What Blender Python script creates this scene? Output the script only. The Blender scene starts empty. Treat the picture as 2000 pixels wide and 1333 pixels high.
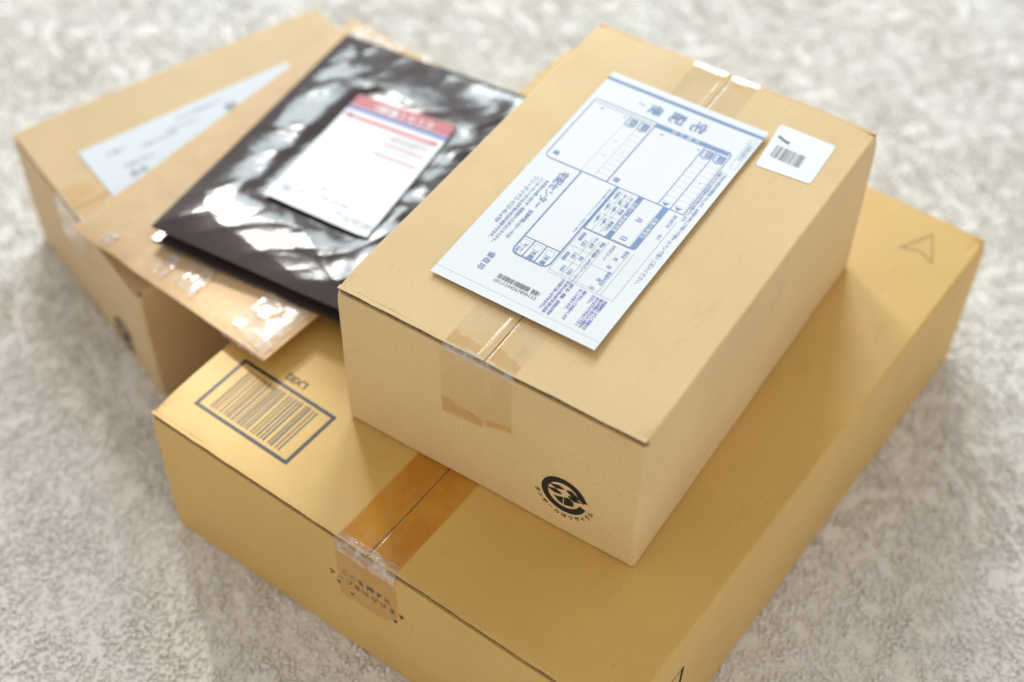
import bpy, bmesh, math, random
import numpy as np
from mathutils import Vector, Matrix, noise
random.seed(7)
rng = np.random.default_rng(11)
sc = bpy.context.scene
COL = sc.collection
R = math.radians

# ------------------------------------------------------------------ camera
FLOOR = -0.1427                      # z = 0 is the lid of the large carton
cam_d = bpy.data.cameras.new('camera')
cam = bpy.data.objects.new('camera', cam_d); COL.objects.link(cam); sc.camera = cam
cam_d.sensor_width = 36.0; cam_d.lens = 53.464
cam_d.clip_start = 0.02; cam_d.clip_end = 60
rt = Vector((0.8379, 0.5458, 0.0085)); dn = Vector((0.4159, -0.6282, -0.6576)); fw = Vector((-0.3535, 0.5545, -0.7533))
rot = Matrix((rt, -dn, -fw)).transposed()
cam.matrix_world = Matrix.Translation((0.4721, -0.5193, 0.8785)) @ rot.to_4x4()
cam_d.dof.use_dof = True
cam_d.dof.focus_distance = 1.02
cam_d.dof.aperture_fstop = 2.5
cam_d.dof.aperture_blades = 0

# ------------------------------------------------------------------ light
w = bpy.data.worlds.new('World'); sc.world = w; w.use_nodes = True
bg = w.node_tree.nodes['Background']
bg.inputs[0].default_value = (1.0, 0.965, 0.92, 1); bg.inputs[1].default_value = 0.54

def window_light(name, az, el, dist, sx, sy, power, color):
    l = bpy.data.lights.new(name, 'AREA'); l.shape = 'RECTANGLE'; l.size = sx; l.size_y = sy
    l.energy = power; l.color = color
    o = bpy.data.objects.new(name, l); COL.objects.link(o)
    a, e = R(az), R(el)
    d = Vector((math.sin(a) * math.cos(e), math.cos(a) * math.cos(e), math.sin(e)))
    o.location = Vector((-0.05, 0.15, 0)) + d * dist
    o.rotation_euler = (-d).to_track_quat('-Z', 'Y').to_euler()
    return o
window_light('window_light', -47, 36, 2.6, 0.60, 1.00, 16, (0.82, 0.955, 1.0))
window_light('window_light', -20, 27, 2.6, 0.80, 0.85, 33, (0.82, 0.955, 1.0))
window_light('window_light', -52, 46, 2.5, 0.20, 0.30, 9, (1.0, 0.985, 0.95))
window_light('room_bounce', 132, 14, 3.2, 3.2, 1.6, 12, (1.0, 0.95, 0.84))

sp = bpy.data.lights.new('sun_patch', 'SPOT'); sp.energy = 220; sp.color = (1.0, 0.97, 0.90)
sp.spot_size = R(3.5); sp.spot_blend = .85; sp.shadow_soft_size = .045
so = bpy.data.objects.new('sun_patch', sp); COL.objects.link(so)
_a, _e = R(-52), R(38); _d = Vector((math.sin(_a) * math.cos(_e), math.cos(_a) * math.cos(_e), math.sin(_e)))
so.location = Vector((-.112, -.018, 0)) + _d * 2.6; so.rotation_euler = (-_d).to_track_quat('-Z', 'Y').to_euler()

sc.view_settings.view_transform = 'Standard'; sc.view_settings.look = 'None'
sc.view_settings.exposure = 0.27; sc.view_settings.gamma = 1
sc.render.engine = 'CYCLES'
sc.cycles.use_denoising = True
sc.cycles.max_bounces = 10; sc.cycles.diffuse_bounces = 8; sc.cycles.transmission_bounces = 8; sc.cycles.transparent_max_bounces = 12
sc.cycles.sample_clamp_indirect = 6

# ------------------------------------------------------------------ materials
def mat(name):
    m = bpy.data.materials.new(name); m.use_nodes = True
    nt = m.node_tree; b = nt.nodes['Principled BSDF']
    return m, nt, b
def N(nt, t, **k):
    n = nt.nodes.new(t)
    for a, v in k.items(): setattr(n, a, v)
    return n
def noise_tex(nt, vec, scale, detail=4, rough=.55):
    n = N(nt, 'ShaderNodeTexNoise'); n.inputs['Scale'].default_value = scale
    n.inputs['Detail'].default_value = detail; n.inputs['Roughness'].default_value = rough
    nt.links.new(vec, n.inputs['Vector']); return n.outputs['Fac']
def ramp(nt, f, *st):
    n = N(nt, 'ShaderNodeValToRGB'); e = n.color_ramp.elements
    while len(e) < len(st): e.new(.5)
    for i, (p, c) in enumerate(st):
        e[i].position = p; e[i].color = (*c, 1) if len(c) == 3 else c
    nt.links.new(f, n.inputs[0]); return n.outputs[0]
def mul(nt, a, b, fac=1.0, mode='MULTIPLY'):
    n = N(nt, 'ShaderNodeMix', data_type='RGBA', blend_type=mode)
    if isinstance(fac, float): n.inputs[0].default_value = fac
    else: nt.links.new(fac, n.inputs[0])
    for v, s in ((a, 6), (b, 7)):
        if isinstance(v, tuple): n.inputs[s].default_value = (*v, 1)
        else: nt.links.new(v, n.inputs[s])
    return n.outputs[2]
def bump(nt, b, h, strength, dist, prev=None):
    n = N(nt, 'ShaderNodeBump'); n.inputs['Strength'].default_value = strength; n.inputs['Distance'].default_value = dist
    nt.links.new(h, n.inputs['Height'])
    if prev is not None: nt.links.new(prev, n.inputs['Normal'])
    nt.links.new(n.outputs[0], b.inputs['Normal']); return n.outputs[0]
def objco(nt, sc_=(1, 1, 1)):
    t = N(nt, 'ShaderNodeTexCoord'); m = N(nt, 'ShaderNodeMapping'); m.inputs['Scale'].default_value = sc_
    nt.links.new(t.outputs['Object'], m.inputs[0]); return m.outputs[0]

def kraft(name, base, rough=.68, spec=1.0, flute=True, lump=0.0):
    m, nt, b = mat(name)
    v = objco(nt)
    big = ramp(nt, noise_tex(nt, v, 9, 3), (.3, (.93, .92, .90)), (.7, (1.04, 1.04, 1.05)))
    c = mul(nt, base, big)
    vs = objco(nt, (1, 3.2, 1))
    fib = ramp(nt, noise_tex(nt, vs, 420, 3, .7), (.28, (.90, .88, .85)), (.5, (1, 1, 1)), (.74, (1.05, 1.05, 1.04)))
    c = mul(nt, c, fib)
    sc_ = ramp(nt, noise_tex(nt, objco(nt, (1, .25, 1)), 55, 6, .75), (.30, (.90, .87, .83)), (.42, (1, 1, 1)), (.70, (1.0, 1.0, 1.0)), (.78, (1.07, 1.08, 1.10)))
    c = mul(nt, c, sc_)
    sp = ramp(nt, noise_tex(nt, v, 950, 1, .5), (.20, (.55, .5, .42)), (.255, (1, 1, 1)))
    c = mul(nt, c, sp, .8)
    sp2 = ramp(nt, noise_tex(nt, v, 260, 1, .5), (.17, (.40, .34, .26)), (.19, (1, 1, 1)))
    c = mul(nt, c, sp2, .75)
    nt.links.new(c, b.inputs['Base Color'])
    b.inputs['Roughness'].default_value = rough
    b.inputs['Specular IOR Level'].default_value = spec
    b.inputs['Sheen Weight'].default_value = .10; b.inputs['Sheen Roughness'].default_value = .5
    rr = N(nt, 'ShaderNodeMapRange'); rr.inputs[3].default_value = rough - .05; rr.inputs[4].default_value = rough + .08
    nt.links.new(noise_tex(nt, v, 30, 3), rr.inputs[0]); nt.links.new(rr.outputs[0], b.inputs['Roughness'])
    p = bump(nt, b, noise_tex(nt, v, 700, 3, .6), .22, .0004)
    p = bump(nt, b, noise_tex(nt, v, 7, 2, .4), .35, .004, p)
    if flute:
        wv = N(nt, 'ShaderNodeTexWave', wave_type='BANDS', bands_direction='Y'); wv.inputs['Scale'].default_value = 62
        wv.inputs['Distortion'].default_value = .4; nt.links.new(v, wv.inputs['Vector'])
        p = bump(nt, b, wv.outputs['Fac'], .02, .0004, p)
    if lump:
        p = bump(nt, b, noise_tex(nt, v, 38, 4, .6), lump, .003, p)
    return m
M_small = kraft('kraft_card_pale', (.69, .487, .222))
M_big = kraft('kraft_card_yellow', (.625, .382, .080), rough=.6)
M_left = kraft('kraft_card_tan', (.60, .42, .20))
M_env = kraft('kraft_paper', (.65, .44, .235), rough=.58, spec=.5, flute=False, lump=.2)
M_core_shade = kraft('kraft_card_core_shade', (.27, .17, .085), rough=.8, flute=False)  # cut card core, its colour darkened to paint in the shade of the flap gap

def plain(name, col, rough=.5, spec=.5, coat=0, var=0.0):
    m, nt, b = mat(name)
    b.inputs['Roughness'].default_value = rough; b.inputs['Specular IOR Level'].default_value = spec
    v = objco(nt)
    lo = tuple(x * (1 - var) for x in col)
    c = ramp(nt, noise_tex(nt, v, 500, 3, .7), (.3, lo), (.65, col))
    nt.links.new(c, b.inputs['Base Color'])
    if coat: b.inputs['Coat Weight'].default_value = coat; b.inputs['Coat Roughness'].default_value = .15
    return m
M_paper = plain('slip_paper', (.76, .79, .82), .6, .3, var=.015)
M_label = plain('matt_label_paper', (.78, .80, .83), .42, .5, var=.01)
M_sticker2 = plain('dull_label_paper', (.66, .70, .74), .6, .3, var=.01)
M_greyprint = plain('mid_grey_print', (.36, .39, .43), .5, .3, var=.1)
M_sticker = plain('sticker_paper', (.76, .785, .82), .35, .5, var=.01)
M_blue = plain('blue_print', (.17, .28, .52), .5, .3, var=.12)
M_bluepale = plain('pale_blue_print', (.50, .58, .70), .5, .3, var=.1)
M_violet = plain('violet_blue_print', (.17, .20, .52), .5, .3, var=.1)
M_grey = plain('grey_print', (.16, .19, .22), .5, .3, var=.1)
M_palegrey = plain('pale_grey_print', (.60, .63, .66), .5, .3, var=.1)
M_fill = plain('form_fill', (.78, .79, .825), .6, .3, var=.01)
M_black = plain('black_print', (.018, .017, .016), .55, .3, var=.3)
M_ink = plain('grey_ink_on_card', (.045, .052, .056), .5, .4, var=.45)
M_inkbrown = plain('faded_ink_on_card', (.16, .12, .07), .6, .3, var=.3)
M_inkpale = plain('pale_ink_on_card', (.34, .25, .11), .55, .3, var=.1)
M_red = plain('red_print', (.50, .10, .11), .45, .5, var=.06)
M_pink = plain('pink_print', (.72, .36, .38), .65, .2, var=.06)
M_blue2 = plain('label_blue_print', (.18, .22, .55), .65, .2, var=.05)

def ink_bars():
    m, nt, b = mat('bar_ink_on_card')
    v = objco(nt)
    c = ramp(nt, noise_tex(nt, v, 900, 2, .6), (.3, (.03, .04, .042)), (.6, (.06, .065, .06)))
    nt.links.new(c, b.inputs['Base Color']); b.inputs['Roughness'].default_value = .5
    return m
M_bars = ink_bars()

def film(name, tint, tint2, rough, milky=0.06, scale=28, bstr=.25, lo=.42, hi=.58):
    """thin adhesive film: coloured transparency, a clear gloss and a little milky scatter where it has lifted"""
    m = bpy.data.materials.new(name); m.use_nodes = True; nt = m.node_tree; nt.nodes.clear()
    out = N(nt, 'ShaderNodeOutputMaterial')
    tr = N(nt, 'ShaderNodeBsdfTransparent'); gl = N(nt, 'ShaderNodeBsdfGlossy'); df = N(nt, 'ShaderNodeBsdfDiffuse')
    v = objco(nt)
    n = noise_tex(nt, v, scale, 4, .6)
    c = ramp(nt, n, (lo, tint), (hi, tint2)); nt.links.new(c, tr.inputs[0])
    gl.inputs['Roughness'].default_value = rough; gl.inputs[0].default_value = (1, 1, 1, 1)
    df.inputs[0].default_value = (.85, .84, .80, 1)
    geo = N(nt, 'ShaderNodeNewGeometry'); dot = N(nt, 'ShaderNodeVectorMath', operation='DOT_PRODUCT')
    nt.links.new(geo.outputs['Incoming'], dot.inputs[1])
    ab = N(nt, 'ShaderNodeMath', operation='ABSOLUTE'); nt.links.new(dot.outputs['Value'], ab.inputs[0])
    fr = N(nt, 'ShaderNodeMapRange', interpolation_type='LINEAR')
    inv = N(nt, 'ShaderNodeMath', operation='SUBTRACT'); inv.inputs[0].default_value = 1; nt.links.new(ab.outputs[0], inv.inputs[1])
    pw = N(nt, 'ShaderNodeMath', operation='POWER'); pw.inputs[1].default_value = 5; nt.links.new(inv.outputs[0], pw.inputs[0])
    nt.links.new(pw.outputs[0], fr.inputs[0]); fr.inputs[3].default_value = .045; fr.inputs[4].default_value = 1
    bp = N(nt, 'ShaderNodeBump'); bp.inputs['Strength'].default_value = bstr * .6; bp.inputs['Distance'].default_value = .001
    nt.links.new(noise_tex(nt, v, 120, 3, .6), bp.inputs['Height'])
    nt.links.new(bp.outputs[0], gl.inputs['Normal']); nt.links.new(bp.outputs[0], dot.inputs[0])
    mk = N(nt, 'ShaderNodeMapRange'); mk.inputs[1].default_value = .45; mk.inputs[2].default_value = .75
    mk.inputs[3].default_value = milky * .3; mk.inputs[4].default_value = milky * 2
    nt.links.new(noise_tex(nt, v, 75, 5, .7), mk.inputs[0])
    m1 = N(nt, 'ShaderNodeMixShader'); nt.links.new(mk.outputs[0], m1.inputs[0])
    nt.links.new(tr.outputs[0], m1.inputs[1]); nt.links.new(df.outputs[0], m1.inputs[2])
    m2 = N(nt, 'ShaderNodeMixShader'); nt.links.new(fr.outputs[0], m2.inputs[0])
    nt.links.new(m1.outputs[0], m2.inputs[1]); nt.links.new(gl.outputs[0], m2.inputs[2])
    nt.links.new(m2.outputs[0], out.inputs[0]); return m
M_clear = film('clear_tape', (.985, .98, .965), (.975, .955, .91), .09, .05, bstr=.08)
M_stuck = film('stuck_clear_tape', (.97, .91, .80), (.96, .88, .74), .2, .0, 50, .1)
M_amber = film('amber_tape', (.94, .79, .34), (.89, .70, .20), .13, .03, lo=.44, hi=.56)
M_amberside = film('amber_tape_side', (.96, .88, .74), (.95, .85, .70), .2, .03)
M_fold = film('creased_tape_edge', (.96, .94, .90), (.92, .88, .82), .1, .40, 60, .8)
M_patch = film('envelope_tape', (.99, .98, .97), (.96, .94, .92), .2, .42, 30, .10)

def poly_film():
    m, nt, b = mat('black_poly_film')
    v = objco(nt)
    c = ramp(nt, noise_tex(nt, v, 14, 2), (.3, (.040, .028, .027)), (.7, (.062, .046, .045)))
    nt.links.new(c, b.inputs['Base Color'])
    b.inputs['Roughness'].default_value = .17; b.inputs['Specular IOR Level'].default_value = .55
    b.inputs['Coat Weight'].default_value = 0; b.inputs['Coat Roughness'].default_value = .07
    bump(nt, b, noise_tex(nt, objco(nt, (1, 1, 1)), 42, 4, .6), .32, .0012)
    return m
M_poly = poly_film()

def carpet_mat(name, base_dark=1.0):
    m, nt, b = mat(name)
    g = N(nt, 'ShaderNodeNewGeometry')
    c = ramp(nt, noise_tex(nt, g.outputs['Position'], 5.5, 5, .6), (.30, (.935, .89, .83)), (.6, (.97, .95, .915)))
    c2 = ramp(nt, noise_tex(nt, g.outputs['Position'], 150, 2, .6), (.25, (.92, .90, .87)), (.6, (1.0, 1.0, 1.0)))
    c = mul(nt, c, c2)
    nt.nodes.remove(b); out = nt.nodes['Material Output']
    df = N(nt, 'ShaderNodeBsdfDiffuse'); tl = N(nt, 'ShaderNodeBsdfTranslucent'); mx = N(nt, 'ShaderNodeMixShader')
    mx.inputs[0].default_value = .12
    nt.links.new(c, df.inputs[0]); nt.links.new(c, tl.inputs[0])
    nt.links.new(df.outputs[0], mx.inputs[1]); nt.links.new(tl.outputs[0], mx.inputs[2]); nt.links.new(mx.outputs[0], out.inputs[0])
    return m
M_carpet = carpet_mat('wool_pile'); 
M_carpetb = plain('carpet_backing', (.88, .85, .80), .95, .1, var=.3)

# ------------------------------------------------------------------ mesh helpers
def link(name, me, m, parent=None, smooth=False):
    o = bpy.data.objects.new(name, me); COL.objects.link(o)
    if m is not None: me.materials.append(m)
    if smooth:
        me.polygons.foreach_set('use_smooth', [True] * len(me.polygons))
    if parent is not None: o.parent = parent
    return o
def from_bm(name, bm, m, parent=None, smooth=False):
    me = bpy.data.meshes.new(name); bm.to_mesh(me); bm.free(); return link(name, me, m, parent, smooth)
def grid_mesh(name, fn, nu, nv, m, parent=None, closed_thickness=None, smooth=True):
    """fn(u,v) -> (x,y,z) over 0..1; optional real thickness below"""
    V = [fn(i / nu, j / nv) for j in range(nv + 1) for i in range(nu + 1)]
    F = [(j * (nu + 1) + i, j * (nu + 1) + i + 1, (j + 1) * (nu + 1) + i + 1, (j + 1) * (nu + 1) + i) for j in range(nv) for i in range(nu)]
    if closed_thickness:
        n = len(V)
        V += [(x, y, z - (closed_thickness(i % (nu + 1) / nu, i // (nu + 1) / nv) if callable(closed_thickness) else closed_thickness)) for i, (x, y, z) in enumerate(V)]
        F += [tuple(a + n for a in reversed(f)) for f in F[:nu * nv]]
        rim = [i for i in range(nu + 1)] + [j * (nu + 1) + nu for j in range(1, nv + 1)] + [nv * (nu + 1) + i for i in range(nu - 1, -1, -1)] + [j * (nu + 1) for j in range(nv - 1, 0, -1)]
        for k in range(len(rim)):
            a, b = rim[k], rim[(k + 1) % len(rim)]; F.append((b, a, a + n, b + n))
    me = bpy.data.meshes.new(name); me.from_pydata([tuple(v) for v in V], [], F); me.update()
    o = link(name, me, m, parent, smooth)
    if closed_thickness: me.set_sharp_from_angle(angle=R(50))
    return o
def thing(name, label, cat, loc, rz=0):
    o = bpy.data.objects.new(name, None); COL.objects.link(o); o.empty_display_size = .03
    o.location = loc; o.rotation_euler = (0, 0, rz); o['label'] = label; o['category'] = cat; return o

class Print:
    """ink shapes in a flat page frame, laid on a surface S(X, Y) -> local point"""
    def __init__(s, S): s.S = S; s.V = []; s.F = []; s.dz = 0.0
    def poly(s, pts):
        n = len(s.V); s.V += [Vector(s.S(*p)) + Vector((0, 0, s.dz)) for p in pts]; s.F.append(tuple(range(n, n + len(pts))))
    def line(s, a, b, wd, seg=.006):
        a = Vector(a); b = Vector(b); d = b - a; L = d.length
        if L < 1e-9: return
        if wd > .006 and seg < .04:
            m_ = int(wd / .005) + 1; un = Vector((-d.y, d.x)) / L
            for j in range(m_):
                o_ = un * (-wd / 2 + wd * (j + .5) / m_); s.line(a + o_, b + o_, wd / m_, seg)
            return
        nrm = Vector((-d.y, d.x)) / L * wd / 2; k = max(1, int(L / seg))
        for i in range(k):
            p = a + d * (i / k); q = a + d * ((i + 1) / k)
            s.poly([p - nrm, q - nrm, q + nrm, p + nrm])
    def path(s, pts, wd, close=False, seg=.006):
        P = [Vector(p) for p in pts]; n = len(P); off = []
        for i in range(n):
            a = P[i - 1] if (i > 0 or close) else None; b = P[(i + 1) % n] if (i < n - 1 or close) else None
            d1 = (P[i] - a).normalized() if a is not None else None; d2 = (b - P[i]).normalized() if b is not None else None
            if d1 is None: d1 = d2
            if d2 is None: d2 = d1
            n1 = Vector((-d1.y, d1.x)); n2 = Vector((-d2.y, d2.x)); m_ = (n1 + n2)
            m_ = m_.normalized() if m_.length > 1e-6 else n1
            off.append(m_ * (wd / 2) / max(.35, m_.dot(n1)))
        for i in range(n if close else n - 1):
            a, b = P[i], P[(i + 1) % n]; oa, ob = off[i], off[(i + 1) % n]; k = max(1, int((b - a).length / seg))
            for q in range(k):
                t, u = q / k, (q + 1) / k
                p0, p1 = a.lerp(b, t), a.lerp(b, u); w0, w1 = oa.lerp(ob, t), oa.lerp(ob, u)
                if 0 < t < 1: w0 = (oa if t < .5 else ob).normalized() * 0 + Vector((-(b - a).y, (b - a).x)).normalized() * wd / 2
                if 0 < u < 1: w1 = Vector((-(b - a).y, (b - a).x)).normalized() * wd / 2
                s.poly([p0 - w0, p1 - w1, p1 + w1, p0 + w0])
    def rect(s, x0, y0, x1, y1): s.line((x0, (y0 + y1) / 2), (x1, (y0 + y1) / 2), abs(y1 - y0))
    def rrect(s, x0, y0, x1, y1, r, wd, corners=(1, 1, 1, 1)):
        C = [(x0, y0, 180), (x1, y0, 270), (x1, y1, 0), (x0, y1, 90)]; P = []
        for (cx, cy, a0), on in zip(C, corners):
            if not on: P.append((cx, cy)); continue
            mx = cx + (r if cx == x0 else -r); my = cy + (r if cy == y0 else -r)
            for k in range(6):
                a = R(a0 + 90 * k / 5); P.append((mx + r * math.cos(a), my + r * math.sin(a)))
        s.path(P, wd, True)
    def text(s, t, x, y, size, ang=0, align='CENTER', bold=0, squash=1, spacing=1, res=2):
        c = bpy.data.curves.new('t', 'FONT'); c.body = t; c.size = size; c.align_x = align; c.align_y = 'CENTER'
        c.resolution_u = res; c.space_character = spacing; c.offset = bold; c.fill_mode = 'FRONT'
        o = bpy.data.objects.new('t', c); COL.objects.link(o)
        bpy.context.view_layer.update()
        me = bpy.data.meshes.new_from_object(o.evaluated_get(bpy.context.evaluated_depsgraph_get()))
        ca, sa = math.cos(ang), math.sin(ang); n = len(s.V)
        for v in me.vertices:
            px, py = v.co.x * squash, v.co.y
            s.V.append(s.S(x + px * ca - py * sa, y + px * sa + py * ca))
        for p in me.polygons: s.F.append(tuple(n + i for i in p.vertices))
        bpy.data.objects.remove(o); bpy.data.curves.remove(c); bpy.data.meshes.remove(me)
    def build(s, name, m, parent):
        me = bpy.data.meshes.new(name); me.from_pydata([tuple(v) for v in s.V], [], s.F); me.update()
        return link(name, me, m, parent)

# ------------------------------------------------------------------ setting: carpet
bm = bmesh.new(); bmesh.ops.create_grid(bm, x_segments=4, y_segments=4, size=4.0)
bmesh.ops.translate(bm, vec=(0, 0, FLOOR - .0008), verts=bm.verts)
o = from_bm('carpet', bm, M_carpetb); o['kind'] = 'structure'; o['label'] = 'cream short-pile carpet under the parcels'

BOXES = [((-.1255, -.0782), -.0605, .4186, .5374), ((-.4484, .0977), R(-20.55), .2414, .3135)]
def pile():
    pts = []
    for (x0, x1, y0, y1, sp) in ((-1.0, .85, -.55, 1.25, .0036),):
        nx = int((x1 - x0) / sp); ny = int((y1 - y0) / sp)
        X, Y = np.meshgrid(np.linspace(x0, x1, nx), np.linspace(y0, y1, ny)); pts.append(np.c_[X.ravel(), Y.ravel()])
    P = np.concatenate(pts); P += rng.uniform(-.0022, .0022, P.shape)
    keep = np.ones(len(P), bool)
    for (o_, th, a, b) in BOXES:
        d = P - np.array(o_); u = d[:, 0] * math.cos(th) + d[:, 1] * math.sin(th); v = -d[:, 0] * math.sin(th) + d[:, 1] * math.cos(th)
        keep &= ~((u > -.0015) & (u < a + .0015) & (v > -.0015) & (v < b + .0015))
    # only the strip of floor the lens can reach (plus a margin)
    q = np.c_[P, np.full(len(P), FLOOR)] - np.array(cam.location)
    zz = q @ np.array(fw); uu = q @ np.array(rt) / zz; vv = q @ np.array(dn) / zz
    keep &= (abs(uu) < .43) & (abs(vv) < .31)
    P = P[keep]; n = len(P)
    # clumped lean
    def field(sx, sy, ph, amp):
        return amp * np.sin(P[:, 0] * sx + ph + 1.7 * np.sin(P[:, 1] * sy * .7 + ph)) * np.cos(P[:, 1] * sy + ph * 2 + 1.3 * np.sin(P[:, 0] * sx * .6))
    lx = field(23, 17, .3, .35) + field(61, 47, 1.9, .3) + field(170, 190, 2.2, .5) + rng.normal(0, .45, n)
    ly = field(19, 29, 2.3, .35) + field(53, 71, .7, .3) + field(210, 160, .2, .5) + rng.normal(0, .45, n)
    hgt = .0042 * (1 + .12 * field(31, 41, 4.1, 1) + .18 * field(140, 120, 3, 1) + rng.normal(0, .13, n) - .5 * (np.sin(P[:, 0] * 95 + 3 * np.sin(P[:, 1] * 60)) * np.sin(P[:, 1] * 80 + 2 * np.sin(P[:, 0] * 47)) > .72)).clip(.25, 1.7)
    rad = rng.uniform(.0016, .0028, n)
    ring = 3
    ang = rng.uniform(0, 6.28, n)
    V = np.zeros((n, 10, 3)); 
    for lvl, (t, rr) in enumerate(((0, .8), (.45, 1.0), (.85, .8))):
        for k in range(ring):
            a = ang + k * 2 * math.pi / 3 + lvl * .5
            V[:, lvl * 3 + k, 0] = P[:, 0] + lx * hgt * (t ** 1.6) * .8 + np.cos(a) * rad * rr
            V[:, lvl * 3 + k, 1] = P[:, 1] + ly * hgt * (t ** 1.6) * .8 + np.sin(a) * rad * rr
            V[:, lvl * 3 + k, 2] = FLOOR - .003 + hgt * t
    V[:, 9, 0] = P[:, 0] + lx * hgt * .9; V[:, 9, 1] = P[:, 1] + ly * hgt * .9; V[:, 9, 2] = FLOOR - .003 + hgt
    tris = []
    for l in range(2):
        for k in range(3):
            a, b = l * 3 + k, l * 3 + (k + 1) % 3
            tris += [(a, b, b + 3), (a, b + 3, a + 3)]
    for k in range(3): tris.append((6 + k, 6 + (k + 1) % 3, 9))
    T = np.array(tris); F = (T[None] + (np.arange(n) * 10)[:, None, None]).reshape(-1, 3)
    me = bpy.data.meshes.new('carpet_pile')
    me.vertices.add(n * 10); me.vertices.foreach_set('co', V.ravel())
    me.loops.add(F.size); me.loops.foreach_set('vertex_index', F.ravel().astype(np.int32))
    me.polygons.add(len(F)); me.polygons.foreach_set('loop_start', np.arange(0, F.size, 3, dtype=np.int32))
    me.polygons.foreach_set('use_smooth', np.ones(len(F), bool))
    me.update(calc_edges=True); me.validate()
    o = link('carpet_pile', me, M_carpet); o['kind'] = 'stuff'; o['label'] = 'cream woolly tufts of the carpet around the parcels'; o['category'] = 'carpet'
pile()

# ------------------------------------------------------------------ cartons
def rounded_box(a, b, h, r=.0032, seg=5):
    bm = bmesh.new(); bmesh.ops.create_cube(bm, size=1)
    for v in bm.verts: v.co = Vector(((v.co.x + .5) * a, (v.co.y + .5) * b, (v.co.z + .5) * h))
    bmesh.ops.bevel(bm, geom=list(bm.edges), offset=r, segments=seg, profile=.5, affect='EDGES')
    return bm
def cut(bm, co, no):
    r = bmesh.ops.bisect_plane(bm, geom=bm.verts[:] + bm.edges[:] + bm.faces[:], plane_co=co, plane_no=no, clear_outer=True)
    ed = [g for g in r['geom_cut'] if isinstance(g, bmesh.types.BMEdge)]
    if ed: bmesh.ops.holes_fill(bm, edges=ed, sides=0)
def rough_edges(bm, amp, a, b, h):
    """subdivide and dent a carton a little so no edge is ruler-straight"""
    bmesh.ops.subdivide_edges(bm, edges=[e for e in bm.edges if e.calc_length() > .03], cuts=24, use_grid_fill=True)
    bmesh.ops.triangulate(bm, faces=[f for f in bm.faces if len(f.verts) > 4])
    for v in bm.verts:
        n = noise.noise_vector(v.co * 22) * amp + noise.noise_vector(v.co * 90) * amp * .35
        v.co += Vector((n.x, n.y, 0))
        for cx, cy, dep in ((0, 0, 1.3), (a, 0, .9), (0, b, .6), (a, b, 1.1)):
            d = math.sqrt((v.co.x - cx) ** 2 + (v.co.y - cy) ** 2 + (v.co.z - h) ** 2); w_ = math.exp(-(d / .007) ** 2) * dep
            v.co += Vector(((a / 2 - cx) / a * .0022 * w_, (b / 2 - cy) / b * .0022 * w_, -.0014 * w_))
def carton(root, a, b, h, m, xc, gap=.0011, T=.0042, near_open=.004):
    bm = rounded_box(a, b, h); cut(bm, (0, 0, h - T), (0, 0, 1)); rough_edges(bm, .00045, a, b, h)
    body = from_bm('body', bm, m, root)
    for side in (0, 1):
        bm = rounded_box(a, b, h); cut(bm, (0, 0, h - T + .00003), (0, 0, -1))
        if side == 0: cut(bm, (xc - gap / 2, 0, 0), (1, 0, 0))
        else: cut(bm, (xc + gap / 2, 0, 0), (-1, 0, 0))
        cut(bm, (0, near_open, 0), (0, -1, 0)); cut(bm, (0, b - .004, 0), (0, 1, 0))
        rough_edges(bm, .00045, a, b, h)
        fl = from_bm('top_flap', bm, m, root)
        # the raw cut end of the flap: two liners with the fluting between them
        x0, x1 = (.0022, xc - gap / 2) if side == 0 else (xc + gap / 2, a - .0022)
        for yy, sg in ((0.0, 1), (b, -1)):
            V = []; F = []
            n = int((x1 - x0) / .0011)
            def strip(zlo, zhi, ya, yb, wob):
                k0 = len(V)
                for i in range(n + 1):
                    x = x0 + (x1 - x0) * i / n
                    ww = noise.noise(Vector((x * 60, yy + zlo * 900, side))) * wob
                    cr = noise.noise(Vector((x * 17, yy, 3.3 + side))) * .00035
                    y1 = yy + sg * (ya + ww); y2 = yy + sg * yb
                    V.extend([(x, y1, zlo + cr), (x, y1, zhi + cr), (x, y2, zhi), (x, y2, zlo)])
                for i in range(n):
                    p = k0 + 4 * i; q = p + 4
                    for e in range(4): F.append((p + e, p + (e + 1) % 4, q + (e + 1) % 4, q + e))
                F.append(tuple(k0 + e for e in (3, 2, 1, 0))); F.append(tuple(k0 + 4 * n + e for e in range(4)))
            strip(h - .00055, h, .0008, near_open, .0006)
            kc = len(V)
            strip(h - T + .0005, h - T + .0011, .0012, near_open, .0005)
            k0 = len(V); nf = int((x1 - x0) / .0007); zc = h - T / 2 + .0003; am = T / 2 - .001
            for i in range(nf + 1):
                x = x0 + (x1 - x0) * i / nf
                z = zc + am * math.sin(2 * math.pi * x / .0062)
                V.extend([(x, yy + sg * .0013, z), (x, yy + sg * near_open, z), (x, yy + sg * near_open, z + .0004), (x, yy + sg * .0013, z + .0004)])
            for i in range(nf):
                p = k0 + 4 * i; q = p + 4
                for e in range(4): F.append((p + e, p + (e + 1) % 4, q + (e + 1) % 4, q + e))
            me = bpy.data.meshes.new('flap_edge'); me.from_pydata(V, [], F); me.update()
            link('flap_edge', me, m, root); me.materials.append(M_core_shade)
            for p in me.polygons: p.material_index = 1 if p.vertices[0] >= kc else 0  # fluting and lower liner take the painted gap shade, top liner stays plain
    # dark inner flap seen down the seam
    return body

def tape(root, name, m, x0, x1, ya, yb, z, prof=None, nx=40, ny=90, lift=.00025):
    def f(u, v):
        x = x0 + (x1 - x0) * u; y = ya + (yb - ya) * v
        return (x, y, z + lift + (prof(x, y) if prof else 0))
    return grid_mesh(name, f, nx, ny, m, root)

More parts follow.
